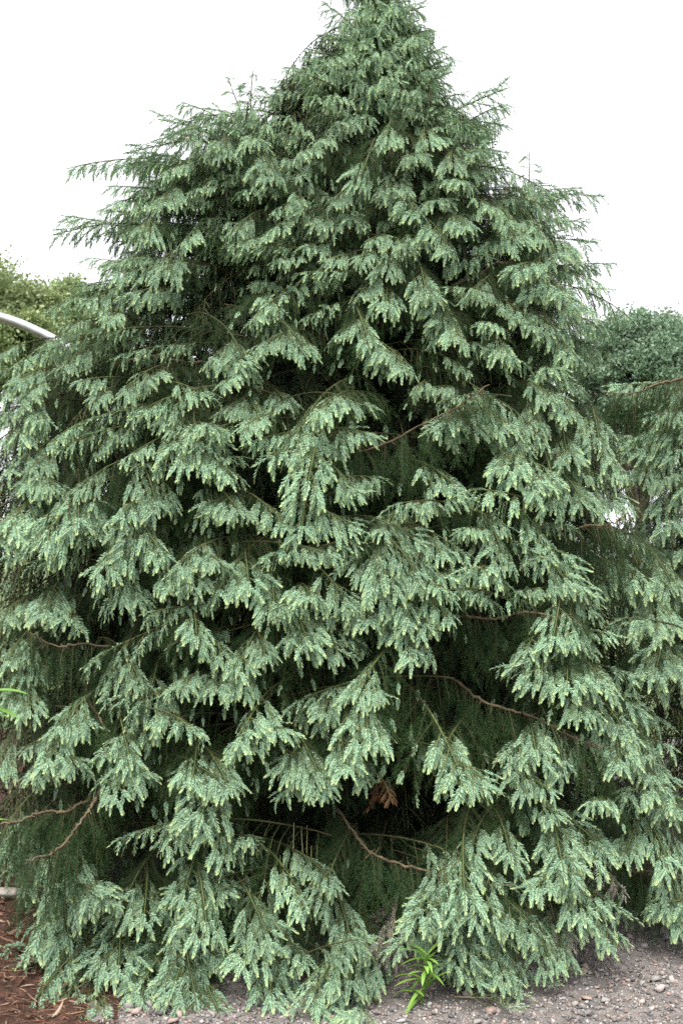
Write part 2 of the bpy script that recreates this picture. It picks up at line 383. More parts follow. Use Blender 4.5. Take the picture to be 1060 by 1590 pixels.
# bough ends read off the tree: where the tip shows, its heading (0 to the viewer, -90 left, 90 right), its length in photo pixels
BOUGHS = """
278 158 -90 85,248 186 -90 90,195 238 -90 100,178 258 -90 95,105 262 -100 100,98 335 -85 90,82 365 -85 90,305 245 -60 80,311 215 -20 70,290 300 -50 75,
368 300 -50 90,420 262 10 80,215 330 -50 80,255 310 -30 80,165 290 -70 70,150 330 -60 70,240 416 -50 80,370 352 -30 70,375 375 -70 100,180 370 -60 75,
200 400 -40 75,130 400 -70 70,230 360 -20 75,290 370 -20 80,330 170 -45 75,385 165 0 70,350 230 -10 75,400 215 20 75,270 260 -45 80,
500 5 -80 60,520 -20 -60 70,640 -20 60 70,580 0 0 60,550 20 -30 60,612 12 30 60,560 70 -20 60,520 90 -40 60,640 60 40 60,600 120 10 60,560 130 -10 60,510 50 -80 70,475 75 -80 80,455 110 -85 80,462 127 -85 70,660 10 80 60,672 45 80 70,695 72 80 70,702 88 85 70,700 112 80 70,575 90 0 70,
610 155 -60 55,606 135 -50 60,565 180 20 60,530 190 -40 70,585 225 -50 60,600 210 0 70,470 235 -30 80,500 215 -20 70,455 190 -40 60,540 110 -30 60,
600 80 20 60,640 95 30 60,540 40 -30 60,620 30 30 60,580 40 0 60,520 150 -45 70,480 150 -60 70,660 215 0 70,640 240 -10 70,690 170 60 70,
785 138 75 110,795 160 80 80,780 185 80 70,790 238 80 60,790 262 80 60,905 292 80 80,935 305 80 110,915 345 80 80,925 377 80 100,955 410 85 80,
740 235 30 70,700 250 0 70,770 220 50 80,720 280 20 80,675 310 -10 70,760 270 50 70,765 320 40 70,720 345 10 80,790 340 30 80,800 365 20 80,840 360 40 80,
880 340 60 80,810 410 -45 120,860 390 0 100,900 400 50 80,735 195 60 70,850 300 60 75,
437 320 -45 70,470 320 20 60,363 382 -80 120,400 375 -60 90,460 425 -80 60,500 340 -20 80,545 335 20 60,520 310 -30 80,560 275 -10 70,605 290 -10 80,
640 320 30 90,580 370 -10 80,625 375 40 80,645 395 60 70,560 400 -20 80,480 380 -30 80,440 400 -40 80,600 410 0 80,520 400 -20 70,400 470 -70 90,
390 500 -60 80,425 470 20 60,415 530 -40 80,470 535 30 90,465 500 -80 90,550 470 -60 90,600 465 20 90,660 445 10 100,675 460 40 90,510 533 -70 90,
570 520 0 90,590 545 10 90,620 560 40 60,690 500 -20 80,680 600 -20 50,335 550 -40 100,370 555 20 90,350 590 -30 70,650 370 30 80,690 375 30 90,345 385 -60 80,
115 445 -70 90,70 485 -80 110,105 475 -80 70,85 510 -70 80,190 420 -20 90,262 416 0 90,225 450 -20 100,150 460 -40 90,170 490 -20 90,75 545 -80 100,
105 560 -30 100,65 540 -60 80,170 560 -70 100,200 600 -30 80,380 560 30 90,228 588 -20 100,115 665 -70 110,200 650 -70 90,258 648 -40 90,325 618 60 50,
281 662 -10 60,330 660 40 90,245 702 -70 100,310 680 20 120,370 710 60 80,87 697 -80 100,140 720 -60 90,200 725 -60 90,378 692 -50 60,400 640 20 70,360 630 -30 80,
20 570 -60 90,-15 560 -60 90,0 605 -40 90,-20 650 -40 90,35 585 -20 90,130 590 -40 90,30 665 -20 100,40 610 -30 90,10 640 -40 100,60 640 10 90,150 615 -20 90,
680 446 -80 70,680 515 -30 80,690 490 10 90,710 520 20 90,755 500 -40 90,815 490 40 90,780 540 0 80,655 600 -30 50,830 440 -10 100,870 450 10 100,
850 500 20 100,900 470 40 100,930 440 60 90,955 450 80 80,972 490 80 80,955 520 75 80,920 510 50 90,962 560 80 80,925 570 70 80,880 540 20 100,
900 600 50 90,855 570 20 100,885 635 30 80,681 626 -70 130,822 570 60 100,765 620 30 90,670 670 -50 110,720 650 0 110,780 655 30 90,800 680 40 80,850 610 30 90,
830 650 20 90,785 715 -50 80,850 691 60 65,928 675 0 100,960 720 40 90,880 700 -20 100,740 450 -20 80,730 580 60 60,
75 690 -60 90,185 720 -50 90,10 720 -60 100,60 720 -20 100,0 745 -50 110,50 750 10 110,80 750 20 80,113 765 -50 60,165 780 50 100,198 789 -40 100,
240 770 20 100,300 700 0 130,345 720 40 120,330 780 20 90,77 822 -40 120,122 796 10 120,150 830 40 90,45 874 -80 90,168 868 -40 110,210 830 10 110,
245 850 30 90,285 870 -30 90,320 860 10 90,340 870 40 60,185 910 -30 110,215 920 30 90,265 900 -10 90,300 900 0 100,45 960 -60 80,75 940 0 110,
110 960 20 100,0 870 -60 90,10 950 -40 90,217 956 -80 100,290 940 -10 90,25 800 0 120,5 830 -20 110,
350 640 -50 80,385 658 -30 100,440 620 10 90,397 722 -50 110,463 670 -30 120,500 632 -20 100,585 635 60 80,560 670 40 90,480 740 -10 110,540 750 30 90,
602 744 70 110,565 765 50 80,340 780 -20 100,370 790 20 90,433 803 30 100,630 780 -40 90,700 748 40 110,405 867 -50 130,470 808 0 130,530 870 50 90,
568 843 70 80,535 810 40 70,556 872 -40 90,600 815 0 100,635 830 40 90,670 851 60 90,640 880 30 90,345 907 -40 110,385 895 20 110,425 930 30 110,
480 920 10 100,545 932 -40 100,598 888 0 120,630 930 30 110,530 920 20 90,416 951 -70 80,680 910 20 90,
727 775 50 90,730 760 -50 110,714 822 -50 80,790 716 -30 100,860 770 20 110,825 740 0 110,894 820 60 90,840 830 30 90,770 810 20 90,780 860 10 90,
960 750 50 100,900 770 10 100,945 770 30 100,990 790 50 90,680 850 40 80,727 866 50 80,690 890 0 90,745 880 -30 80,790 910 50 70,705 915 -60 60,
790 923 -60 100,835 860 -20 100,912 875 70 100,870 890 30 100,900 910 30 110,988 917 50 110,985 890 30 100,1040 900 20 100,957 961 -60 110,1010 950 -10 110,
1045 960 30 100,690 950 40 90,650 960 -20 110,780 945 60 60,925 958 55 80,962 989 60 90,880 990 -20 90,822 998 -30 85,
15 1020 -30 90,50 1030 20 90,20 1080 -20 80,45 1095 20 80,127 1038 -80 110,185 1050 -20 100,215 1050 20 90,145 1130 50 110,100 1120 -20 90,50 1155 -40 90,
80 1170 0 110,115 1180 30 100,60 1200 -10 80,159 1089 -85 110,197 1150 -40 100,230 1095 0 110,310 1145 50 130,145 1180 -60 90,200 1170 10 80,145 1225 -50 100,
185 1220 0 100,230 1208 50 90,265 1215 -50 90,300 1200 0 100,340 1210 40 100,260 1006 -50 90,305 985 0 110,345 1010 40 80,255 1076 -60 90,285 1060 -20 90,
335 1060 10 90,0 1180 -20 90,440 945 -10 80,505 965 50 90,430 1005 -50 100,474 986 0 110,518 1002 40 100,375 1025 -30 90,410 1010 20 90,340 1070 -60 80,
375 1060 10 80,570 950 20 110,567 1002 60 80,600 950 -60 100,625 950 0 110,674 968 50 110,640 1000 20 110,606 1082 50 90,560 1065 -20 80,441 1104 -60 110,
505 1100 10 100,601 1133 50 130,545 1150 -30 120,570 1130 0 110,435 1130 40 100,380 1130 -20 100,345 1180 -50 100,375 1160 0 100,450 1180 -20 100,492 1195 30 110,
535 1180 0 110,560 1190 30 90,514 1240 60 90,430 1242 -50 90,350 1210 30 90,
860 980 -20 90,900 1000 20 100,786 1036 -60 110,840 1040 0 110,880 1050 10 120,930 1050 30 120,996 1056 60 130,1020 1030 -20 110,1058 1020 20 110,1010 1114 60 110,
960 1120 20 110,900 1100 -10 100,1040 1130 50 100,1052 1167 60 100,1000 1150 20 110,960 1170 0 100,936 1163 65 140,775 1181 -50 130,830 1160 0 130,870 1170 20 130,
866 1239 50 90,820 1210 10 100,741 1204 40 110,690 1170 -20 120,710 1190 10 120,774 1231 60 100,964 1234 -50 110,1010 1200 10 110,1055 1220 50 110,930 1242 -30 90,
1040 1250 0 110,100 1562 -20 110,160 1562 10 110,60 1545 -40 110,290 1562 0 120,340 1570 20 110,500 1560 -10 120,560 1568 20 120,540 1552 0 120,130 1572 0 110,720 1505 0 110,780 1505 10 110,850 1485 20 100,220 1548 0 110,420 1530 10 110,178 1306 -80 120,270 1290 -40 120,314 1263 0 130,350 1300 30 120,404 1301 60 110,254 1388 -70 110,290 1370 -20 120,340 1370 20 110,0 1360 -60 120,
50 1355 -30 120,90 1360 0 120,140 1380 30 110,165 1395 40 90,40 1320 0 90,132 1417 -85 120,190 1410 0 90,225 1410 10 90,270 1440 -30 90,280 1424 -60 80,
320 1430 20 100,355 1508 50 110,0 1470 -70 130,60 1450 -30 130,105 1440 0 130,140 1480 40 130,30 1500 -60 110,80 1530 -20 120,125 1545 20 110,160 1490 -30 130,
185 1490 10 130,230 1510 -20 120,275 1515 0 130,300 1530 20 130,250 1490 30 110,384 1426 -30 90,410 1440 30 80,430 1490 -30 110,486 1503 50 120,463 1383 40 100,
527 1383 50 110,500 1390 -10 90,580 1458 70 110,540 1440 20 90,510 1530 -20 130,545 1510 0 150,583 1555 40 130,490 1535 -40 110,380 1490 -30 110,602 1480 -50 90,
625 1430 -60 130,655 1400 -30 140,690 1390 0 140,720 1374 -30 120,801 1383 65 140,738 1420 -20 110,770 1440 10 120,820 1430 40 110,828 1462 50 100,733 1312 -20 100,
790 1320 10 90,816 1384 -50 130,870 1330 -20 140,908 1310 0 140,950 1332 50 130,900 1400 10 120,976 1425 60 130,930 1430 20 120,760 1480 0 110,800 1485 30 110,
705 1490 -20 110,715 1460 0 110,870 1465 0 90,1005 1410 -60 110,1050 1392 0 110,1045 1420 20 100,972 1318 -30 100,1030 1320 10 110,860 1262 20 100
"""
SIDE_BOUGHS = """
945 600 -60 90,972 628 -60 80,1000 655 -50 100,1045 640 -30 100,1058 605 -40 90,982 690 -30 90,1020 690 -30 100,1055 690 -10 100,1000 730 -20 80,1045 735 0 90,
985 845 -50 110,1040 800 -20 110,1060 850 0 110,1012 862 -20 100,1075 760 0 110,1085 660 0 100,1090 900 0 110,1035 650 -70 100,1070 620 -70 100
"""
def parse(t): return [tuple(float(v) for v in e.split()) for e in t.replace('\n', '').split(',') if e.strip()]

# ------------------------------------------------------------------ the ground
def smooth_noise(x, y, seed=0, base=1.0):
    out = np.zeros_like(x); r = np.random.default_rng(seed)
    for k in range(6):
        fx, fy, p1, p2 = r.uniform(-1, 1) * base * 1.7 ** k, r.uniform(-1, 1) * base * 1.7 ** k, r.uniform(0, 6), r.uniform(0, 6)
        out += np.sin(x * fx * 3 + p1 + 1.3 * np.sin(y * fy * 3 + p2)) / 1.6 ** k
    return out / 2.5

def gz(x, y):
    x = np.asarray(x, float); y = np.asarray(y, float)
    h = .014 * smooth_noise(x, y, 3, 2.0) + .011 * smooth_noise(x, y, 5, 9.0) + .005 * smooth_noise(x, y, 6, 24.0)
    bank = np.clip((x - .55) / .8, 0, 1) * np.exp(-((y - 4.6) / .36) ** 2) * .10
    return h + bank + .01

def sheet(name, x0, x1, y0, y1, nx, ny, zf, mat, edge=None):
    X, Y = np.meshgrid(np.linspace(x0, x1, nx), np.linspace(y0, y1, ny))
    if edge is not None: X = edge(X, Y)
    v = np.stack([X, Y, zf(X, Y)], -1).reshape(-1, 3)
    i = np.arange(ny - 1)[:, None] * nx + np.arange(nx - 1)[None]
    f = np.stack([i, i + 1, i + nx + 1, i + nx], -1).reshape(-1, 4)
    me = mesh_from(name, (v, f, np.full((len(v), 3), .2), np.zeros(len(f), np.int32)), [mat], True)
    return link(name, me)

ground = tag(sheet('ground', -400, 400, -300, 500, 40, 40, lambda x, y: x * 0 - .05, M_GROUND), 'open green park ground reaching the far trees', 'ground', kind='structure')
def edge_x(y): return -.80 + .10 * np.sin(y * 5.1 + 1) + .05 * np.sin(y * 13)
def warp_gravel(X, Y):
    e = edge_x(Y); k = (X + 1.0) / 6.0
    return np.where(k >= 0, e - .08 + k * (5.0 - e), X)
gravel = tag(sheet('gravel_ground', -1.0, 5.0, 1.0, 9.0, 200, 260, gz, M_SOIL, warp_gravel), 'grey gravelly soil in front of the conifer', 'gravel', kind='structure')
def warp_mulch(X, Y):
    e = edge_x(Y); k = (X + 5.0) / 4.0
    return -5 + k * (e + .02 + 5)
mulch = tag(sheet('mulch_bed', -5.0, -1.0, 1.0, 9.0, 130, 180, lambda x, y: .022 + .016 * smooth_noise(x, y, 8, 4.0) + .008 * smooth_noise(x, y, 9, 14.0) + np.clip((-1.1 - x) * .05, 0, .05), M_MULCH, warp_mulch),
            'red brown bark mulch at the bottom left', 'mulch', kind='structure')

def litter_bed(cx, cyy, rx, ry, label):  # dark litter sheet added where only shade shows beneath a crown
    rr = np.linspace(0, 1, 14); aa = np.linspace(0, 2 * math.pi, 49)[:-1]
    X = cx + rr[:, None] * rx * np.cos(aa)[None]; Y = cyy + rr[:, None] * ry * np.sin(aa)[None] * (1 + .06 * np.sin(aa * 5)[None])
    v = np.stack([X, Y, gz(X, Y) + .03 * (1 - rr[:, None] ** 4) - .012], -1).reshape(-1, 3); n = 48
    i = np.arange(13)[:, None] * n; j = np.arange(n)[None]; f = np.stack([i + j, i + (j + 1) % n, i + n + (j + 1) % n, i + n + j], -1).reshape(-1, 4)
    tag(link('shade_litter', mesh_from('shade_litter', (v, f, np.full((len(v), 3), .03), np.zeros(len(f), np.int32)), [M_SHADE_LITTER], True)), label, 'litter', kind='structure')
litter_bed(.1, 5.5, 1.9, 1.45, 'dark brown needle litter added to blacken the ground under the tall conifer')
litter_bed(3.0, 6.1, 1.3, 1.4, 'dark brown needle litter added to blacken the ground under the second conifer at the right')

def hull_arrays(seed, n=11, flat=.65):
    import bmesh
    r = np.random.default_rng(seed); bm = bmesh.new()
    p = nrmz(r.normal(0, 1, (n, 3))) * r.uniform(.8, 1.05, (n, 1)) * np.array([1, r.uniform(.65, .95), flat])
    for q in p: bm.verts.new(q)
    bmesh.ops.convex_hull(bm, input=bm.verts)
    for v in [v for v in bm.verts if not v.link_faces]: bm.verts.remove(v)
    bm.verts.index_update()
    v = np.array([q.co[:] for q in bm.verts]); f = np.array([[w.index for w in fa.verts][:3] + [fa.verts[2].index] for fa in bm.faces])
    bm.free(); return v, f

def stone_mesh(seed, mat):
    v, f = hull_arrays(seed, 10, .62)
    me = mesh_from('stone', (v, f, np.full((len(v), 3), .3), np.zeros(len(f), np.int32)), [mat])
    return me
stone_meshes = [stone_mesh(50 + k, M_STONE) for k in range(12)]
n_st = 0
tries = 0
spots = [(480, 1560, .035), (500, 1578, .026), (215, 1562, .028), (200, 1572, .032), (232, 1568, .026), (160, 1580, .03), (945, 1452, .038), (1000, 1440, .05), (985, 1450, .03), (1040, 1462, .04), (1052, 1470, .03), (1030, 1475, .03),
         (1015, 1530, .03), (1025, 1545, .03), (940, 1560, .024), (910, 1555, .026), (770, 1575, .024), (860, 1500, .02), (180, 1578, .024), (250, 1580, .03), (330, 1545, .03), (400, 1560, .024)]
while n_st < 290 and tries < 4000:
    tries += 1
    if n_st < len(spots): px, py, s = spots[n_st]
    else:
        px = rnd.uniform(130, 1075); py = rnd.uniform(1430, 1597); s = rnd.choice([.008, .009, .010, .012, .014, .018, .023]) * rnd.uniform(.85, 1.2)
        if px < 700 and py < 1520: continue
        if px < 950 and py < 1455: continue
    g = ground_pt(px, py)
    if g[0] < edge_x(g[1]) + .03: 
        if n_st < len(spots): spots[n_st] = (px + 25, py, s)
        continue
    z = float(gz(g[0], g[1]))
    mw = Matrix.Translation((g[0], g[1], z + s * .22)) @ Matrix.Rotation(rnd.uniform(0, 6.28), 4, 'Z') @ Matrix.Rotation(rnd.uniform(-.35, .35), 4, 'X') @ Matrix.Scale(s, 4)
    link('stone', rnd.choice(stone_meshes), gravel, mw); n_st += 1

def scatter(shapes, P, S, colours, rot_tilt, r):
    """numpy copies of small shapes joined into one mesh"""
    acc = Acc()
    for k in range(len(P)):
        v, f = shapes[k % len(shapes)]
        a = r.uniform(0, 6.28); b = r.uniform(-rot_tilt, rot_tilt)
        ca, sa, cb, sb = math.cos(a), math.sin(a), math.cos(b), math.sin(b)
        m = np.array([[ca, -sa, 0], [sa, ca, 0], [0, 0, 1]]) @ np.array([[1, 0, 0], [0, cb, -sb], [0, sb, cb]])
        acc.add((v * S[k]) @ m.T + P[k], f, colours[k], 0)
    return acc.arrays()

r2 = np.random.default_rng(21)
small = [hull_arrays(200 + k, 8, .7) for k in range(8)]
N = 30000
gx = r2.uniform(-1.1, 1.9, N); gy = 3.25 + r2.beta(1.1, 1.6, N) * 1.9
ok = gx > edge_x(gy) - .03; gx, gy = gx[ok], gy[ok]; N = len(gx)
gs = .0030 + .0115 * r2.beta(1.1, 2.8, N)
pal = np.array([[.13, .12, .12], [.20, .185, .18], [.26, .24, .23], [.30, .22, .19], [.36, .34, .33], [.17, .15, .14]])
gc = pal[r2.integers(0, 6, N)] * r2.uniform(.75, 1.2, (N, 1))
arr = scatter(small, np.stack([gx, gy, gz(gx, gy) + gs * .2], 1), gs[:, None] * np.ones((1, 3)), gc, .5, r2)
tag(link('gravel_bits', mesh_from('gravel_bits', arr, [M_GRAVEL]), gravel), kind='stuff')

def chip_arrays(seed):
    """a split, slightly bent sliver of wood"""
    r = np.random.default_rng(seed); n = 5; x = np.linspace(-1, 1, n)
    w = .15 * r.uniform(.5, 1.4) * (1 - .6 * np.abs(x) ** 3) * r.uniform(.7, 1.2, n); h = .07
    bend = r.uniform(-.25, .25) * x ** 2 + r.normal(0, .02, n); yo = r.uniform(-.15, .15) * x ** 2
    v = []
    for k in range(n): v += [(x[k], yo[k] - w[k], bend[k]), (x[k], yo[k] + w[k], bend[k] + r.normal(0, .03)), (x[k], yo[k] + w[k] * .8, bend[k] + h), (x[k], yo[k] - w[k] * .8, bend[k] + h)]
    f = []
    for k in range(n - 1):
        for j in range(4): f.append((4 * k + j, 4 * k + (j + 1) % 4, 4 * k + 4 + (j + 1) % 4, 4 * k + 4 + j))
    f += [(3, 2, 1, 0), (4 * n - 4, 4 * n - 3, 4 * n - 2, 4 * n - 1)]
    return np.array(v), np.array(f)
chips = [chip_arrays(300 + k) for k in range(10)]
chip_meshes = [mesh_from('wood_chip', (v, f, np.full((len(v), 3), .2), np.zeros(len(f), np.int32)), [M_CHIP]) for v, f in chips]
def mz(x, y):
    x = np.asarray(x, float); y = np.asarray(y, float)
    return .022 + .016 * smooth_noise(x, y, 8, 4.0) + .008 * smooth_noise(x, y, 9, 14.0) + np.clip((-1.1 - x) * .05, 0, .05)
for k in range(290):
    px = rnd.triangular(-40, 190, 20); py = rnd.uniform(1385, 1600); g = ground_pt(px, py)
    if g[0] > edge_x(g[1]) + .03 + rnd.expovariate(14): continue
    s = rnd.choice([.010, .014, .018, .024, .034]) * rnd.uniform(.8, 1.2)
    mw = Matrix.Translation((g[0], g[1], max(float(mz(g[0], g[1])), float(gz(g[0], g[1]))) + .008 + rnd.uniform(0, .012))) @ Matrix.Rotation(rnd.uniform(0, 6.28), 4, 'Z') @ Matrix.Rotation(rnd.uniform(-.35, .35), 4, 'Y') @ Matrix.Rotation(rnd.uniform(-.6, .6), 4, 'X') @ Matrix.Scale(s, 4)
    link('wood_chip', rnd.choice(chip_meshes), mulch, mw)
N = 5200
sx = r2.uniform(-1.75, -.65, N); sy = r2.uniform(3.2, 5.0, N); ok = sx < edge_x(sy) + .03; sx, sy = sx[ok], sy[ok]; N = len(sx)
ss = r2.uniform(.006, .024, N)
pal = np.array([[.10, .042, .026], [.17, .075, .045], [.24, .12, .075], [.06, .03, .02], [.30, .19, .13]])
arr = scatter(chips, np.stack([sx, sy, mz(sx, sy) + .004], 1), ss[:, None] * np.array([[1, .45, .8]]), pal[r2.integers(0, 5, N)] * r2.uniform(.7, 1.2, (N, 1)), .7, r2)
tag(link('mulch_shreds', mesh_from('mulch_shreds', arr, [M_GRAVEL]), mulch), kind='stuff')

# ------------------------------------------------------------------ conifers
MATS = [M_BARK, M_NEEDLE]
M_TINTBARK = M_BARK
spray_vars = []
for k in range(12): spray_vars.append(make_spray(1000 + k, L=.20 + .02 * (k % 4), lat=.10 + .015 * (k % 3), rise=.2 + .06 * (k % 4), fall=1.3 + .35 * (k % 3)))
thin_vars = [make_spray(1100 + k, L=.27, back=.55, lat=.08, rise=.30, fall=1.1, curtain=.6) for k in range(5)]
up_vars = [make_upright(1200 + k) for k in range(4)]

dark_vars = [make_spray(1350 + k, L=.12, back=.55, lat=.10, dn=.26, pale=.0, fat=2.6, palette=INNER_SHADE) for k in range(4)]  # inner sprays in painted shade colour, needles widened to block light
long_vars = [make_spray(1700 + k, L=.30 + .03 * (k % 3), back=.40, lat=.08 + .012 * (k % 2), rise=.22 + .06 * (k % 3), fall=1.1) for k in range(6)]
short_vars = [make_spray(1600 + k, L=.21 + .02 * (k % 3), back=.07, lat=.10 + .012 * (k % 3), rise=.25 + .08 * (k % 3), fall=1.6) for k in range(8)]
dead_vars = [make_spray(1400, L=.20, back=.22, lat=.10, palette=GREY, dn=.7), make_spray(1401, L=.14, back=.2, lat=.08, palette=DEAD, dn=.7)]
def shared(vs_): return [mesh_from('spray', v[0], MATS) for v in vs_]
spray_me, thin_me, up_me, dead_me, dark_me, short_me, long_me = shared(spray_vars), shared(thin_vars), shared(up_vars), shared(dead_vars), shared(dark_vars), shared(short_vars), shared(long_vars)
SOURCES = spray_me + dark_me + short_me; ND = len(spray_me); NS = ND + len(dark_me)

def spray_matrix(P, az, sc, anchor, pitch=0.0, roll=0.0):
    """turn +X to heading az and put the anchor point at P"""
    a = math.atan2(-math.cos(az), math.sin(az))
    rot = Matrix.Rotation(a, 4, 'Z') @ Matrix.Rotation(-pitch, 4, 'Y') @ Matrix.Rotation(roll, 4, 'X') @ Matrix.Scale(sc, 4)
    off = rot @ Vector(anchor)
    return Matrix.Translation(Vector(P) - off) @ rot

def scattered(name, sources, places, parent):
    """one object: points that carry copies of the source meshes (places: (source index, matrix))"""
    P = np.array([m.translation[:] for _, m in places], np.float32); E = np.array([m.to_euler()[:] for _, m in places], np.float32)
    S = np.array([m.median_scale for _, m in places], np.float32); I = np.array([k for k, _ in places], np.int32)
    me = bpy.data.meshes.new(name); me.vertices.add(len(P)); me.vertices.foreach_set('co', P.ravel()); me.update()
    for an, ty, key, val in (('turn', 'FLOAT_VECTOR', 'vector', E.ravel()), ('size', 'FLOAT', 'value', S), ('pick', 'INT', 'value', I)):
        me.attributes.new(an, ty, 'POINT').data.foreach_set(key, val)
    for m in MATS: me.materials.append(m)
    o = link(name, me, parent)
    ng = bpy.data.node_groups.new(name, 'GeometryNodeTree')
    ng.interface.new_socket('Geometry', in_out='INPUT', socket_type='NodeSocketGeometry'); ng.interface.new_socket('Geometry', in_out='OUTPUT', socket_type='NodeSocketGeometry')
    N = ng.nodes; K = ng.links; gi = N.new('NodeGroupInput'); go = N.new('NodeGroupOutput'); jn = N.new('GeometryNodeJoinGeometry')
    def attr(nm, ty):
        a = N.new('GeometryNodeInputNamedAttribute'); a.data_type = ty; a.inputs['Name'].default_value = nm; return a.outputs['Attribute']
    turn, size, pick = attr('turn', 'FLOAT_VECTOR'), attr('size', 'FLOAT'), attr('pick', 'INT')
    e2r = N.new('FunctionNodeEulerToRotation'); K.new(turn, e2r.inputs[0])
    for k, src in enumerate(sources):
        ob = bpy.data.objects.new(name + '_source', src)
        oi = N.new('GeometryNodeObjectInfo'); oi.inputs['Object'].default_value = ob; oi.inputs['As Instance'].default_value = True
        eq = N.new('FunctionNodeCompare'); eq.data_type = 'INT'; eq.operation = 'EQUAL'; K.new(pick, eq.inputs[2]); eq.inputs[3].default_value = k
        ip = N.new('GeometryNodeInstanceOnPoints'); K.new(gi.outputs[0], ip.inputs['Points']); K.new(eq.outputs[0], ip.inputs['Selection'])
        K.new(oi.outputs['Geometry'], ip.inputs['Instance']); K.new(e2r.outputs[0], ip.inputs['Rotation']); K.new(size, ip.inputs['Scale']); K.new(ip.outputs[0], jn.inputs[0])
    K.new(jn.outputs[0], go.inputs[0])
    md = o.modifiers.new('copies', 'NODES'); md.node_group = ng
    return o

branch_lens = [.35, .6, .85, 1.1, 1.35, 1.6, 1.9]
branch_vars = {}
for L in branch_lens:
    for s in range(2):
        w, fo, pts = make_branch(int(1500 + L * 100 + s), L)
        branch_vars.setdefault(L, []).append((mesh_from('branch', w, MATS), mesh_from('inner_foliage', fo, [M_BARK, M_NEEDLE]), pts))

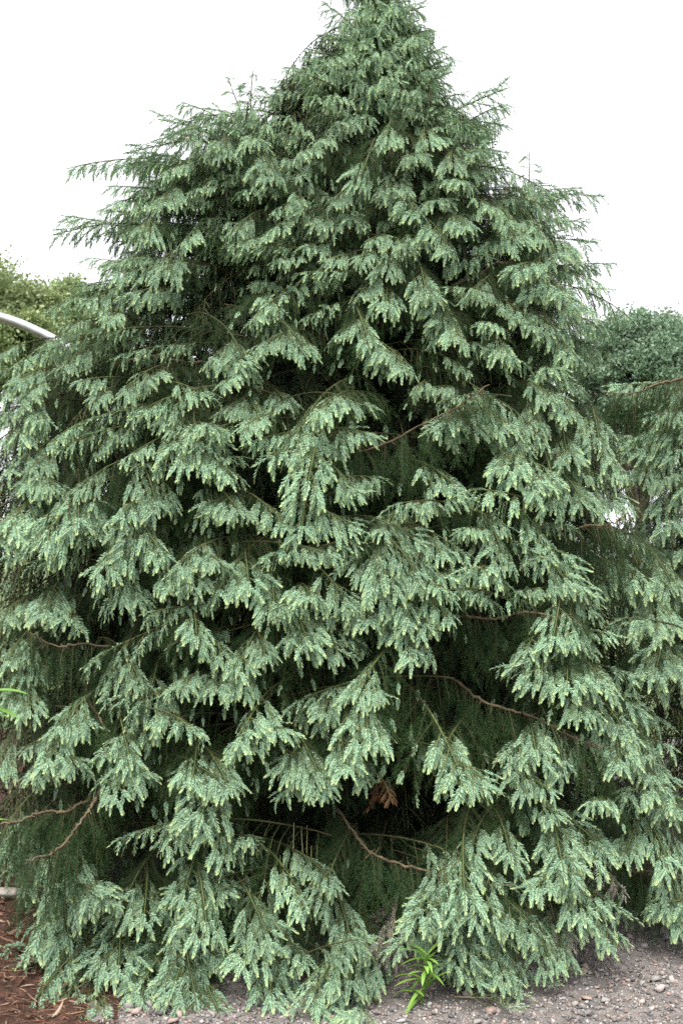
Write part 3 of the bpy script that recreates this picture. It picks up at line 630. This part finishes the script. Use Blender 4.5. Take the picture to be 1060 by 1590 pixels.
def build_conifer(crown, boughs, label, ztop, n_br, az_range, r, extra_limbs=(), ups=(), deads=(), cap=300, back_n=120, inner_n=1150, upper_n=800, fills=(), pale_fills=()):
    base = np.array([crown.c[0], crown.c[1], 0.0])
    tree = link('conifer_tree', None, None, Matrix.Translation(base)); tag(tree, label, 'conifer')
    # trunk
    acc = Acc(); zz = np.linspace(-.05, ztop, 26)
    tp = np.stack([base[0] + .015 * np.sin(zz * 2.1), base[1] + .015 * np.cos(zz * 1.7), zz], 1)
    rad0 = .085
    tube(acc, tp, rad0, .008, (.12, .09, .07), 0, 12, .06, r)
    link('trunk', mesh_from('trunk', acc.arrays(), [M_TRUNK], True), tree)
    # limbs all round
    limbs = []
    for k in range(n_br):
        z = .18 + (ztop - .45) * ((k + .5) / n_br) ** 1.15
        az = (az_range[0] + (k * 2.399963) % (az_range[1] - az_range[0]))
        rr = crown.radius(z, az) * .72
        if rr < .42: continue
        L = min(branch_lens, key=lambda b: abs(b - rr)); sc = max(.7, min(1.2, rr / L))
        wme, fme, pts = rnd.choice(branch_vars[L])
        a = math.atan2(-math.cos(az), math.sin(az))
        mw = Matrix.Translation((base[0], base[1], max(.12, z - .05))) @ Matrix.Rotation(a, 4, 'Z') @ Matrix.Rotation(r.uniform(-.12, .10), 4, 'Y') @ Matrix.Scale(sc, 4)
        b = link('branch', wme, tree, mw)
        link('inner_foliage', fme, b, mw)
        wp = np.array([(mw @ Vector(p))[:] for p in pts[4:]])
        limbs.append((b, wp))
    for pl in extra_limbs:                                         # bare limbs that show in the gaps
        pts = np.array(pl, float); n = len(pts)
        t = np.linspace(0, n - 1, 44); i = np.minimum(t.astype(int), n - 2); fr = (t - i)[:, None]
        # Catmull-Rom through the points
        P = np.concatenate([[2 * pts[0] - pts[1]], pts, [2 * pts[-1] - pts[-2]]])
        p0, p1, p2, p3 = P[i], P[i + 1], P[i + 2], P[i + 3]
        q = .5 * (2 * p1 + (p2 - p0) * fr + (2 * p0 - 5 * p1 + 4 * p2 - p3) * fr ** 2 + (3 * p1 - p0 - 3 * p2 + p3) * fr ** 3)
        q = q + r.normal(0, .0022, q.shape) + .008 * np.sin(np.linspace(0, 14, 44))[:, None] * np.array([0, .4, 1])
        acc = Acc(); tube(acc, q, .0070, .0025, STEM_OLD, 0, 7, .30, r)
        for kk in range(26):                                       # stubs of shed twigs
            (p,), (t_,) = at(q, r.uniform(.02, .95)); dd = nrmz(r.normal(0, 1, 3) + t_ * .6); tube(acc, np.array([p, p + dd * r.uniform(.012, .03)]), .0026, .0012, STEM_OLD, 0, 4)
        fol = Acc(); 
        for s in np.arange(.03, .97, .022):
            (p,), (t_,) = at(q, s); u = nrmz(np.cross(t_, (0, 0, 1))) * r.choice([-1, 1])
            d = t_ * r.uniform(.1, .8) + u * r.uniform(.2, .7) + np.array([0, 0, -.6])
            tw = path(p, d, r.uniform(.10, .26), 6, r.uniform(5, 11), .05, r)
            tube(acc, tw[::2], .002, .001, TWIG, 1, 3)
            out = nrmz(np.array([p[0] - base[0], p[1] - base[1], .4]))
            needles(fol, tw, .03, 1, 420, .0125, .0019, False, out, r, 56)
            for qq in np.arange(.15, .95, .15):
                (pp,), (tt,) = at(tw, qq); sd = nrmz(np.cross(tt, out)) * r.choice([-1, 1])
                needles(fol, path(pp, tt * .8 + sd * .6, r.uniform(.05, .10), 4, 6, .03, r), 0, 1, 420, .0125, .0019, False, out, r, 55)
        mw = Matrix.Translation(pts[0]); inv = pts[0].astype(np.float32)
        aw = acc.arrays(); af = fol.arrays()
        b = link('branch', mesh_from('branch', (aw[0] - inv, *aw[1:]), MATS), tree, mw)
        link('inner_foliage', mesh_from('inner_foliage', (af[0] - inv, *af[1:]), [M_BARK, M_NEEDLE]), b, mw)
        limbs.append((b, q))
    allp = np.concatenate([w for _, w in limbs]); own = np.concatenate([[k] * len(w) for k, (_, w) in enumerate(limbs)])
    def nearest(p): return limbs[own[np.argmin(((allp - np.asarray(p)) ** 2).sum(1))]][0]
    # bough ends
    order = sorted(range(len(boughs)), key=lambda k: -boughs[k][3] - 1e-3 * k)
    keep = set(order[:cap]); pairs = []
    for k, (x, y, azd, ln) in enumerate(boughs):
        P = crown.hit(x, y); D = P[1]; pxm = F_PX / D
        P = P + ray(x, y) * r.uniform(-.10, .06)
        edge = abs(azd) > 62 and y < 460
        az = R(azd + r.normal(0, 7)); sc = float(np.clip(ln / pxm / .25, .85, 1.2))
        if k in keep or edge:
            pool, mes = (thin_vars, thin_me) if edge else (long_vars, long_me) if abs(azd) >= 45 else (spray_vars, spray_me)
        else: pool, mes = spray_vars, None
        j = int(r.integers(len(pool))); arr, tip, sh = pool[j]
        anchor = tip if abs(azd) > 45 else sh
        sc *= r.uniform(.80, 1.10)
        pit, rol = r.normal(0, .13), r.normal(0, .18)
        if edge: pit = r.uniform(.25, .5)                           # boughs of the upper crown climb outwards
        mw = spray_matrix(P, az, sc, anchor, pit, rol); off = 0
        root = mw @ Vector((-.42, 0, 0))
        if (crown.inside(root) > .8 or root.z < .05 or P[2] > 3.35) and not (edge and y > 200):
            j = int(r.integers(len(short_vars))); arr, tip, sh = short_vars[j]; off = NS
            if mes is not None: mes = short_me
            mw = spray_matrix(P, az, sc, tip if abs(azd) > 45 else sh, pit, rol)
        if mes is None: pairs.append((off + j, mw))
        else: link('spray', mes[j], nearest(mw.translation), mw)
    for x, y, Y, azd, sc in ups:
        P = at_depth(x, y, Y) ; j = int(r.integers(len(up_me)))
        mw = spray_matrix(P, R(azd), sc, up_vars[j][1]); link('spray', up_me[j], nearest(mw.translation), mw)
    for x, y, azd, j, lab in deads:
        P = crown.hit(x, y); mw = spray_matrix(P, R(azd), .8 if j == 0 else .45, dead_vars[j][1], -.5)
        tag(link('spray', dead_me[j], nearest(mw.translation), mw), lab)
    # the far side and the shade-coloured inside of the crown, too many to count
    for k in range(back_n):
        z = .15 + (ztop - .3) * r.random() ** 1.2; az = r.uniform(R(95), R(265)) if az_range[1] - az_range[0] > 6 else r.uniform(*az_range)
        rr = crown.radius(z, az) * r.uniform(.85, 1.0)
        P = (base[0] + rr * math.sin(az), base[1] - rr * math.cos(az), z); j = int(r.integers(ND)); v = spray_vars[j]; off = 0
        if rr < .75: j = int(r.integers(8)); v = short_vars[j]; off = NS
        pairs.append((off + j, spray_matrix(P, az, r.uniform(.9, 1.25), v[1], r.normal(0, .1))))
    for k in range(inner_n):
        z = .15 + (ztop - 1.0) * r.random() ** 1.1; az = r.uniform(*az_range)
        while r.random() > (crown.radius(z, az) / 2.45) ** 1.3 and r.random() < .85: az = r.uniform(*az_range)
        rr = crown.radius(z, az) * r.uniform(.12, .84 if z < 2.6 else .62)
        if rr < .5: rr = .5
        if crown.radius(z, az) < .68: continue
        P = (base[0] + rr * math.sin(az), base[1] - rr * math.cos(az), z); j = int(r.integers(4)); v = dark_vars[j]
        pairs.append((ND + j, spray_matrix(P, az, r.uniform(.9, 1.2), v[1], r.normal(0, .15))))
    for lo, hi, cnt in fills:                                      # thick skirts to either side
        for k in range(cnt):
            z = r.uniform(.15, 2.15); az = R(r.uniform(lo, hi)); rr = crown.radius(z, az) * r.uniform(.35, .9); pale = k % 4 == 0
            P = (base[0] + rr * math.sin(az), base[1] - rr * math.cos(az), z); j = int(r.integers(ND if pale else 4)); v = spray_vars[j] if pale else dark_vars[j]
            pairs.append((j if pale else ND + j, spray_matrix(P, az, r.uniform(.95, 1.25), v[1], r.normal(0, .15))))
    for lo, hi, z0, z1, cnt in pale_fills:
        for k in range(cnt):
            z = r.uniform(z0, z1); az = R(r.uniform(lo, hi)); rr = crown.radius(z, az) * r.uniform(.35, .93); j = int(r.integers(8)); v = short_vars[j]
            pairs.append((NS + j, spray_matrix((base[0] + rr * math.sin(az), base[1] - rr * math.cos(az), z), az, r.uniform(.8, 1.15), v[1], r.normal(0, .15))))
    for k in range(upper_n):                                       # pale sprays added to imitate the upper crown's brightness against the sky
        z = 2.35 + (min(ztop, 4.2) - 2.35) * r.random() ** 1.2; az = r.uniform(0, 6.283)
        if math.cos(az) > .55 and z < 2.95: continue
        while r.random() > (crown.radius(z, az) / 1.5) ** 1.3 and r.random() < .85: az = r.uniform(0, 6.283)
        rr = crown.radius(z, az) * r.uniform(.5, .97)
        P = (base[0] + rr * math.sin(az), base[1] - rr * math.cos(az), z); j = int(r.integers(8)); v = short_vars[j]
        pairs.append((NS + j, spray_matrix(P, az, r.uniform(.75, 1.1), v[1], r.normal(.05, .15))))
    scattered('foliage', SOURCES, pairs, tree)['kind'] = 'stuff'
    return tree

def limb3(*pts): return [at_depth(x, y, Y) for x, y, Y in pts]
LIMBS = [
    limb3((505, 712, 4.65), (545, 703, 4.5), (620, 680, 4.38), (690, 640, 4.3), (760, 600, 4.25)),
    limb3((165, 1215, 4.15), (145, 1245, 4.0), (105, 1305, 3.85), (40, 1342, 3.75)),
    limb3((150, 1245, 4.05), (75, 1262, 4.0), (-20, 1282, 4.0)),
    limb3((520, 1255, 4.2), (550, 1292, 4.0), (600, 1338, 3.9), (700, 1362, 3.85), (800, 1380, 3.8)),
    limb3((690, 962, 4.3), (760, 958, 4.2), (840, 953, 4.12), (890, 957, 4.1)),
    limb3((300, 975, 4.55), (200, 1000, 4.35), (110, 1003, 4.2), (40, 985, 4.15)),
    limb3((690, 1050, 4.3), (755, 1088, 4.15), (860, 1130, 4.05), (936, 1163, 4.0)),
    limb3((830, 820, 4.5), (905, 820, 4.4), (970, 805, 4.35)),
    limb3((340, 570, 4.9), (290, 560, 4.8), (220, 556, 4.75), (170, 560, 4.7)),
    limb3((130, 1060, 4.3), (150, 1110, 4.15), (190, 1170, 4.05)),
    limb3((690, 690, 4.8), (800, 700, 4.55), (880, 705, 4.45)),
    limb3((960, 1340, 4.3), (1000, 1355, 4.2), (1080, 1365, 4.2)),
    limb3((690, 455, 4.9), (760, 415, 4.85), (800, 402, 4.8)),
]
UPS = [(354, 119, 5.5, -90, .8), (393, 110, 5.5, -80, .9), (622, 235 - 150, 5.1, 0, .7), (573, 88, 5.15, 0, .75), (668, 138, 5.0, 20, .8), (821, 236, 5.5, 90, .75),
       (640, 12, 5.4, 30, .9), (540, 5, 5.4, -30, .9), (590, -20, 5.4, 0, 1.0), (505, 40, 5.5, -60, .7), (660, 50, 5.5, 60, .7), (583, -60, 5.5, 0, 1.0), (560, 30, 5.3, -20, .8), (610, 45, 5.3, 20, .8),
       (311, 213, 5.2, -20, .6), (698, 165, 5.2, 40, .6)]
DEADS = [(600, 1500, -10, 0, 'dry grey spray without new growth'), (892, 1478, 30, 0, 'dry grey spray hanging to the gravel'), (975, 1392, 70, 0, 'dry grey spray beside the gravel'),
         (610, 1248, 30, 1, 'dead rust brown spray in the dark hollow')]
rt = np.random.default_rng(77)
build_conifer(MAIN, parse(BOUGHS), 'tall bushy conifer with drooping blue green boughs filling the picture', 5.1, 96, (0, 2 * math.pi), rt, LIMBS, UPS, DEADS, fills=((-135, -48, 420), (55, 135, 220)), pale_fills=((-125, -62, 2.35, 3.5, 190), (-125, -40, 2.9, 3.6, 90), (48, 125, 1.9, 3.2, 110)))
build_conifer(SIDE, parse(SIDE_BOUGHS), 'second conifer reaching in from the right edge with a bare topped limb', 3.6, 34, (R(-150), R(40)), np.random.default_rng(78),
              [limb3((1130, 545, 5.3), (1060, 583, 5.1), (1000, 605, 5.0), (935, 612, 4.95))], (), (), 300, 40, 320, 0, ((-120, -30, 200),))

# ------------------------------------------------------------------ broad-leaved trees far behind, haze put into their leaf colours
def leafy_tree(px, top_py, Y, width_px, bottom_py, label, hazy_col, seed, n=26000):
    r = np.random.default_rng(seed); pm = F_PX / Y
    top = at_depth(px, top_py, Y); bot = at_depth(px, bottom_py, Y); bx = top[0]
    tree = link('leafy_tree', None, None, Matrix.Translation((bx, Y, -.05))); tag(tree, label, 'tree', 'broad leaved trees behind the conifers')
    h = top[2]; zb = max(.8, bot[2]); rx = width_px / pm / 2; rz = (h - zb) / 2; zc = (h + zb) / 2
    acc = Acc(); tp = path((bx, Y, -.05), (.03, 0, 1), zc, 8, 0, .03, r)
    tube(acc, tp, .22, .09, (.1, .08, .06), 0, 9, .08, r)
    clumps = []
    for k in range(260):
        d = nrmz(r.normal(0, 1, 3)); q = r.uniform(.35, .92) ** .8
        c = np.array([bx, Y, zc]) + d * q * np.array([rx, rx, rz]); clumps.append((c, r.uniform(.06, .17) * rx, r.uniform(.75, 1.2)))
        if k % 3 == 0:
            st = tp[int(r.integers(3, 8))]; pts = np.array([st, st * .5 + c * .5 + (0, 0, .1), c]); tube(acc, pts, .05, .015, (.1, .08, .06), 0, 4)
    link('trunk', mesh_from('trunk', acc.arrays(), [M_TRUNK], True), tree)
    ci = r.integers(0, len(clumps), n); cc = np.array([c[0] for c in clumps])[ci]; cr = np.array([c[1] for c in clumps])[ci]; cb = np.array([c[2] for c in clumps])[ci]
    d = nrmz(r.normal(0, 1, (n, 3))); p = cc + r.normal(0, .62, (n, 3)) * cr[:, None] * np.array([1.2, 1.2, .75])
    s = r.uniform(.032, .065, n)
    nn = nrmz(d + r.normal(0, .6, (n, 3)) + np.array([0, 0, .5])); u = nrmz(np.cross(nn, r.normal(0, 1, (n, 3)))); w = np.cross(nn, u)
    v = np.stack([p - u * s[:, None], p - w * (s * .5)[:, None], p + u * s[:, None], p + w * (s * .5)[:, None]], 1).reshape(-1, 3)
    c = np.array(hazy_col) * (cb * r.uniform(.75, 1.3, n))[:, None]
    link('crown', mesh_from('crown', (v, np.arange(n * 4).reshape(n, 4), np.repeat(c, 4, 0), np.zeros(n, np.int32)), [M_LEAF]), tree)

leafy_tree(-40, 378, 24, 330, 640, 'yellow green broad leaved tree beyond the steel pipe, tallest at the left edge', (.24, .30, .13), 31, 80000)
leafy_tree(105, 424, 27, 200, 660, 'haze-paled green rounded tree behind the conifer, just right of the tallest left one', (.28, .35, .16), 32, 60000)
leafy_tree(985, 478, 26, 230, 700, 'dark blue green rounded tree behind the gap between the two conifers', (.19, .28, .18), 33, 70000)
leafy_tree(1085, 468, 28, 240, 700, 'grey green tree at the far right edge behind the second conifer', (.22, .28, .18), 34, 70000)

# ------------------------------------------------------------------ steel pipe arch
pc = at_depth(-170, 800, 6.6); acc = Acc()
ap = [at_depth(x, y, 6.6) for x, y in ((-700, 1170), (-690, 900), (-640, 700), (-540, 560), (-400, 482), (-250, 452), (-120, 460), (0, 492), (55, 513), (107, 541), (160, 580), (210, 640), (240, 720), (250, 900), (250, 1195))]
ap = np.array(ap); n = len(ap); t = np.linspace(0, n - 1, 90); i = np.minimum(t.astype(int), n - 2); fr = (t - i)[:, None]
Pp = np.concatenate([[2 * ap[0] - ap[1]], ap, [2 * ap[-1] - ap[-2]]]); p0, p1, p2, p3 = Pp[i], Pp[i + 1], Pp[i + 2], Pp[i + 3]
q = .5 * (2 * p1 + (p2 - p0) * fr + (2 * p0 - 5 * p1 + 4 * p2 - p3) * fr ** 2 + (3 * p1 - p0 - 3 * p2 + p3) * fr ** 3)
q[0, 2] = -.1; q[-1, 2] = -.1
tube(acc, q, .029, .029, (.5, .5, .5), 0, 16)
tag(link('steel_pipe_arch', mesh_from('steel_pipe_arch', acc.arrays(), [M_STEEL], True)), 'shiny grey steel pipe arch sloping down behind the conifer', 'pipe')

# ------------------------------------------------------------------ small plants
def blade_leaf(acc, p, d, L, W, c, g, r, fold=.25):
    """a lance-shaped leaf with a folded midrib"""
    n = 7; pts = path(p, d, L, n, g, 0, r); tan = nrmz(np.gradient(pts, axis=0)); u = nrmz(np.cross(tan, (0, 0, 1)) + 1e-6); w = np.cross(u, tan)
    x = np.linspace(0, 1, n + 1); wd = W * .5 * np.sin(np.pi * np.clip(x * .93 + .05, 0, 1)) ** .8 * (1 - .25 * x); wd[-1] = .0004
    a = pts - u * wd[:, None] + w * (wd * fold)[:, None]; b = pts + u * wd[:, None] + w * (wd * fold)[:, None]
    v = np.stack([a, pts, b], 1).reshape(-1, 3); f = []
    for k in range(n):
        for j in (0, 1): f.append((3 * k + j, 3 * k + j + 1, 3 * k + 4 + j, 3 * k + 3 + j))
    cv = np.tile(np.array(c), (len(v), 1)); cv[1::3] *= 1.25
    acc.add(v, f, cv * r.uniform(.85, 1.15), 0)

def leafy_plant(name, base, stems, label, cat, colour, seed):
    r = np.random.default_rng(seed)
    pl = link(name, None, None, Matrix.Translation(base)); tag(pl, label, cat)
    for (d, H, leaves) in stems:
        acc = Acc(); st = path(base, d, H, 8, .3, .02, r); tube(acc, st, .004, .002, np.array(colour) * .8, 0, 6)
        link('stem', mesh_from('stem', acc.arrays(), [M_LEAF], True), pl)
        for (s, az, el, L, W, g) in leaves:
            (p,), _ = at(st, s); acc = Acc()
            blade_leaf(acc, p, (math.sin(R(az)) * math.cos(R(el)), -math.cos(R(az)) * math.cos(R(el)), math.sin(R(el))), L, W, colour, g, r)
            link('leaf', mesh_from('leaf', acc.arrays(), [M_LEAF], True), pl)
r3 = random.Random(5)
wb = ground_pt(655, 1566); wb[2] = float(gz(wb[0], wb[1]))
lv = [(r3.uniform(.2, 1.0), k * 137.5, r3.uniform(5, 60), r3.uniform(.07, .125), r3.uniform(.015, .021), r3.uniform(4, 12)) for k in range(24)]
leafy_plant('weed', wb, [((.1, -.1, 1), .17, lv), ((-.5, -.1, .8), .06, lv[4:10])], 'fresh green weed with narrow leaves growing at the conifer foot', 'weed', (.20, .36, .07), 41)
bb = at_depth(-28, 1130, 3.3); bb = np.array([bb[0], bb[1], float(mz(bb[0], bb[1]))])
H = 1.16
lv = [(.93, 95, 16, .135, .05, 4), (.90, 88, -8, .12, .05, 3), (.86, 70, 35, .10, .03, 8), (.9, 200, 30, .12, .04, 4), (.66, -60, 20, .12, .04, 4), (.6, 150, 10, .12, .04, 4), (.97, -100, 50, .09, .03, 3), (.5, -20, 10, .12, .04, 4), (.45, -140, 10, .12, .04, 4)]
leafy_plant('broadleaf_plant', bb, [((0, 0, 1), H, lv)], 'tall broad leaved plant whose green leaf tips poke in at the left edge', 'plant', (.17, .33, .07), 42)

gb = at_depth(468, 1335, 4.0); acc = Acc(); rg = np.random.default_rng(6)
grass = link('grass_tuft', None, None, Matrix.Translation((gb[0], gb[1], .02))); tag(grass, 'thin pale grass stalks standing in the dark under the boughs', 'grass')
for k in range(9):
    acc = Acc(); H = rg.uniform(.30, .52); st = path((gb[0] + rg.normal(0, .02), gb[1] + rg.normal(0, .02), .02), (rg.normal(0, .07), rg.normal(-.03, .05), 1), H, 7, .15, .01, rg)
    tube(acc, st, .0013, .0009, (.22, .26, .10), 0, 4); tube(acc, np.array([st[-2], st[-1], st[-1] + (0, 0, .03)]), .0022, .0008, (.36, .36, .18), 0, 4)
    link('stalk', mesh_from('stalk', acc.arrays(), [M_LEAF]), grass)

# ------------------------------------------------------------------ litter on the ground
def sprig(px, py, az, L, new, label, seed):
    r = np.random.default_rng(seed); acc = Acc(); g = ground_pt(px, py); z = float(gz(g[0], g[1])) + .034; L *= 1.6
    d = np.array([math.sin(R(az)), -math.cos(R(az)), .05]); lead = path((0, 0, 0), d, L, 8, .1, .05, r); lead[:, 2] = np.abs(lead[:, 2]) * .4 + .004
    tube(acc, lead, .0022, .001, STEM_OLD, 0, 4); needles(acc, lead, .05, 1, 620, .013, .0021, new, (0, 0, 1), r, 48)
    for s in np.arange(.2, .9, .13):
        (p,), (t,) = at(lead, s); u = nrmz(np.cross(t, (0, 0, 1))) * (1 if int(s * 100) % 2 else -1)
        pts = path(p, t * .8 + u * .7, L * r.uniform(.25, .5), 5, 0, .05, r); pts[:, 2] = np.abs(pts[:, 2])
        tube(acc, pts[::2], .0014, .0008, STEM_OLD, 0, 3); needles(acc, pts, 0, 1, 620, .013, .0021, new, (0, 0, 1), r, 48)
    tag(link('fallen_sprig', mesh_from('fallen_sprig', acc.arrays(), MATS), None, Matrix.Translation((g[0], g[1], z))), label, 'sprig', 'fallen sprigs on the gravel')
sprig(705, 1574, 75, .11, False, 'dark green fallen sprig on the gravel nearest the weed', 1)
sprig(775, 1562, 60, .07, True, 'pale green fallen sprig just right of the dark fallen one', 2)
sprig(770, 1585, 80, .06, True, 'pale green fallen sprig cut by the bottom edge', 3)
sprig(830, 1552, 95, .055, True, 'small pale green fallen sprig lying alone on bare gravel', 4)
sprig(865, 1530, 80, .05, True, 'small green fallen sprig just below the lowest bough at centre right', 5)
sprig(985, 1468, 80, .04, False, 'tiny green fallen sprig among the stones at the right', 6)

def slab(name, px, py, zoff, L, W, H, rz, tilt, mat, label, cat, seed, zf, curl=.1):
    r = np.random.default_rng(seed); g = ground_pt(px, py); z = float(zf(g[0], g[1])) + zoff
    n, m = 11, 5; x = np.linspace(-1, 1, n); y = np.linspace(-1, 1, m); X, Y = np.meshgrid(x, y)
    wv = 1 - .35 * np.abs(X) ** 4 * r.uniform(.6, 1.2, (1, n)); topz = curl * (1 - Y ** 2) * L + r.normal(0, .03 * H, X.shape)
    top = np.stack([X * L / 2 + r.normal(0, .01 * L, X.shape), Y * W / 2 * wv, topz + H], -1).reshape(-1, 3); bot = top - np.array([0, 0, H])
    v = np.concatenate([top, bot]); f = []
    idx = lambda i, j, k: k * n * m + j * n + i
    for j in range(m - 1):
        for i in range(n - 1):
            f.append((idx(i, j, 0), idx(i + 1, j, 0), idx(i + 1, j + 1, 0), idx(i, j + 1, 0))); f.append((idx(i, j + 1, 1), idx(i + 1, j + 1, 1), idx(i + 1, j, 1), idx(i, j, 1)))
    for i in range(n - 1):
        f.append((idx(i, 0, 1), idx(i + 1, 0, 1), idx(i + 1, 0, 0), idx(i, 0, 0))); f.append((idx(i, m - 1, 0), idx(i + 1, m - 1, 0), idx(i + 1, m - 1, 1), idx(i, m - 1, 1)))
    for j in range(m - 1):
        f.append((idx(0, j, 0), idx(0, j + 1, 0), idx(0, j + 1, 1), idx(0, j, 1))); f.append((idx(n - 1, j, 1), idx(n - 1, j + 1, 1), idx(n - 1, j + 1, 0), idx(n - 1, j, 0)))
    me = mesh_from(name, (v, np.array(f), np.full((len(v), 3), .3), np.zeros(len(f), np.int32)), [mat])
    mw = Matrix.Translation((g[0], g[1], z)) @ Matrix.Rotation(rz, 4, 'Z') @ Matrix.Rotation(tilt, 4, 'X')
    tag(link(name, me, None, mw), label, cat)
slab('bark_piece', 208, 1560, .006, .10, .035, .006, .12, .35, M_TRUNK, 'curved grey brown bark piece lying on stones under the skirt', 'bark', 3, gz, .08)
slab('wood_stake', 8, 1416, .03, .14, .04, .018, -.06, .35, M_DRYWOOD, 'pale grey flat piece of wood on mulch at the left edge', 'wood', 4, mz, .0)
slab('wood_splinter', 262, 1572, .012, .07, .012, .006, -.5, .2, M_DRYWOOD, 'thin pale wood splinter among stones beside the bark piece', 'wood', 5, gz, .02)
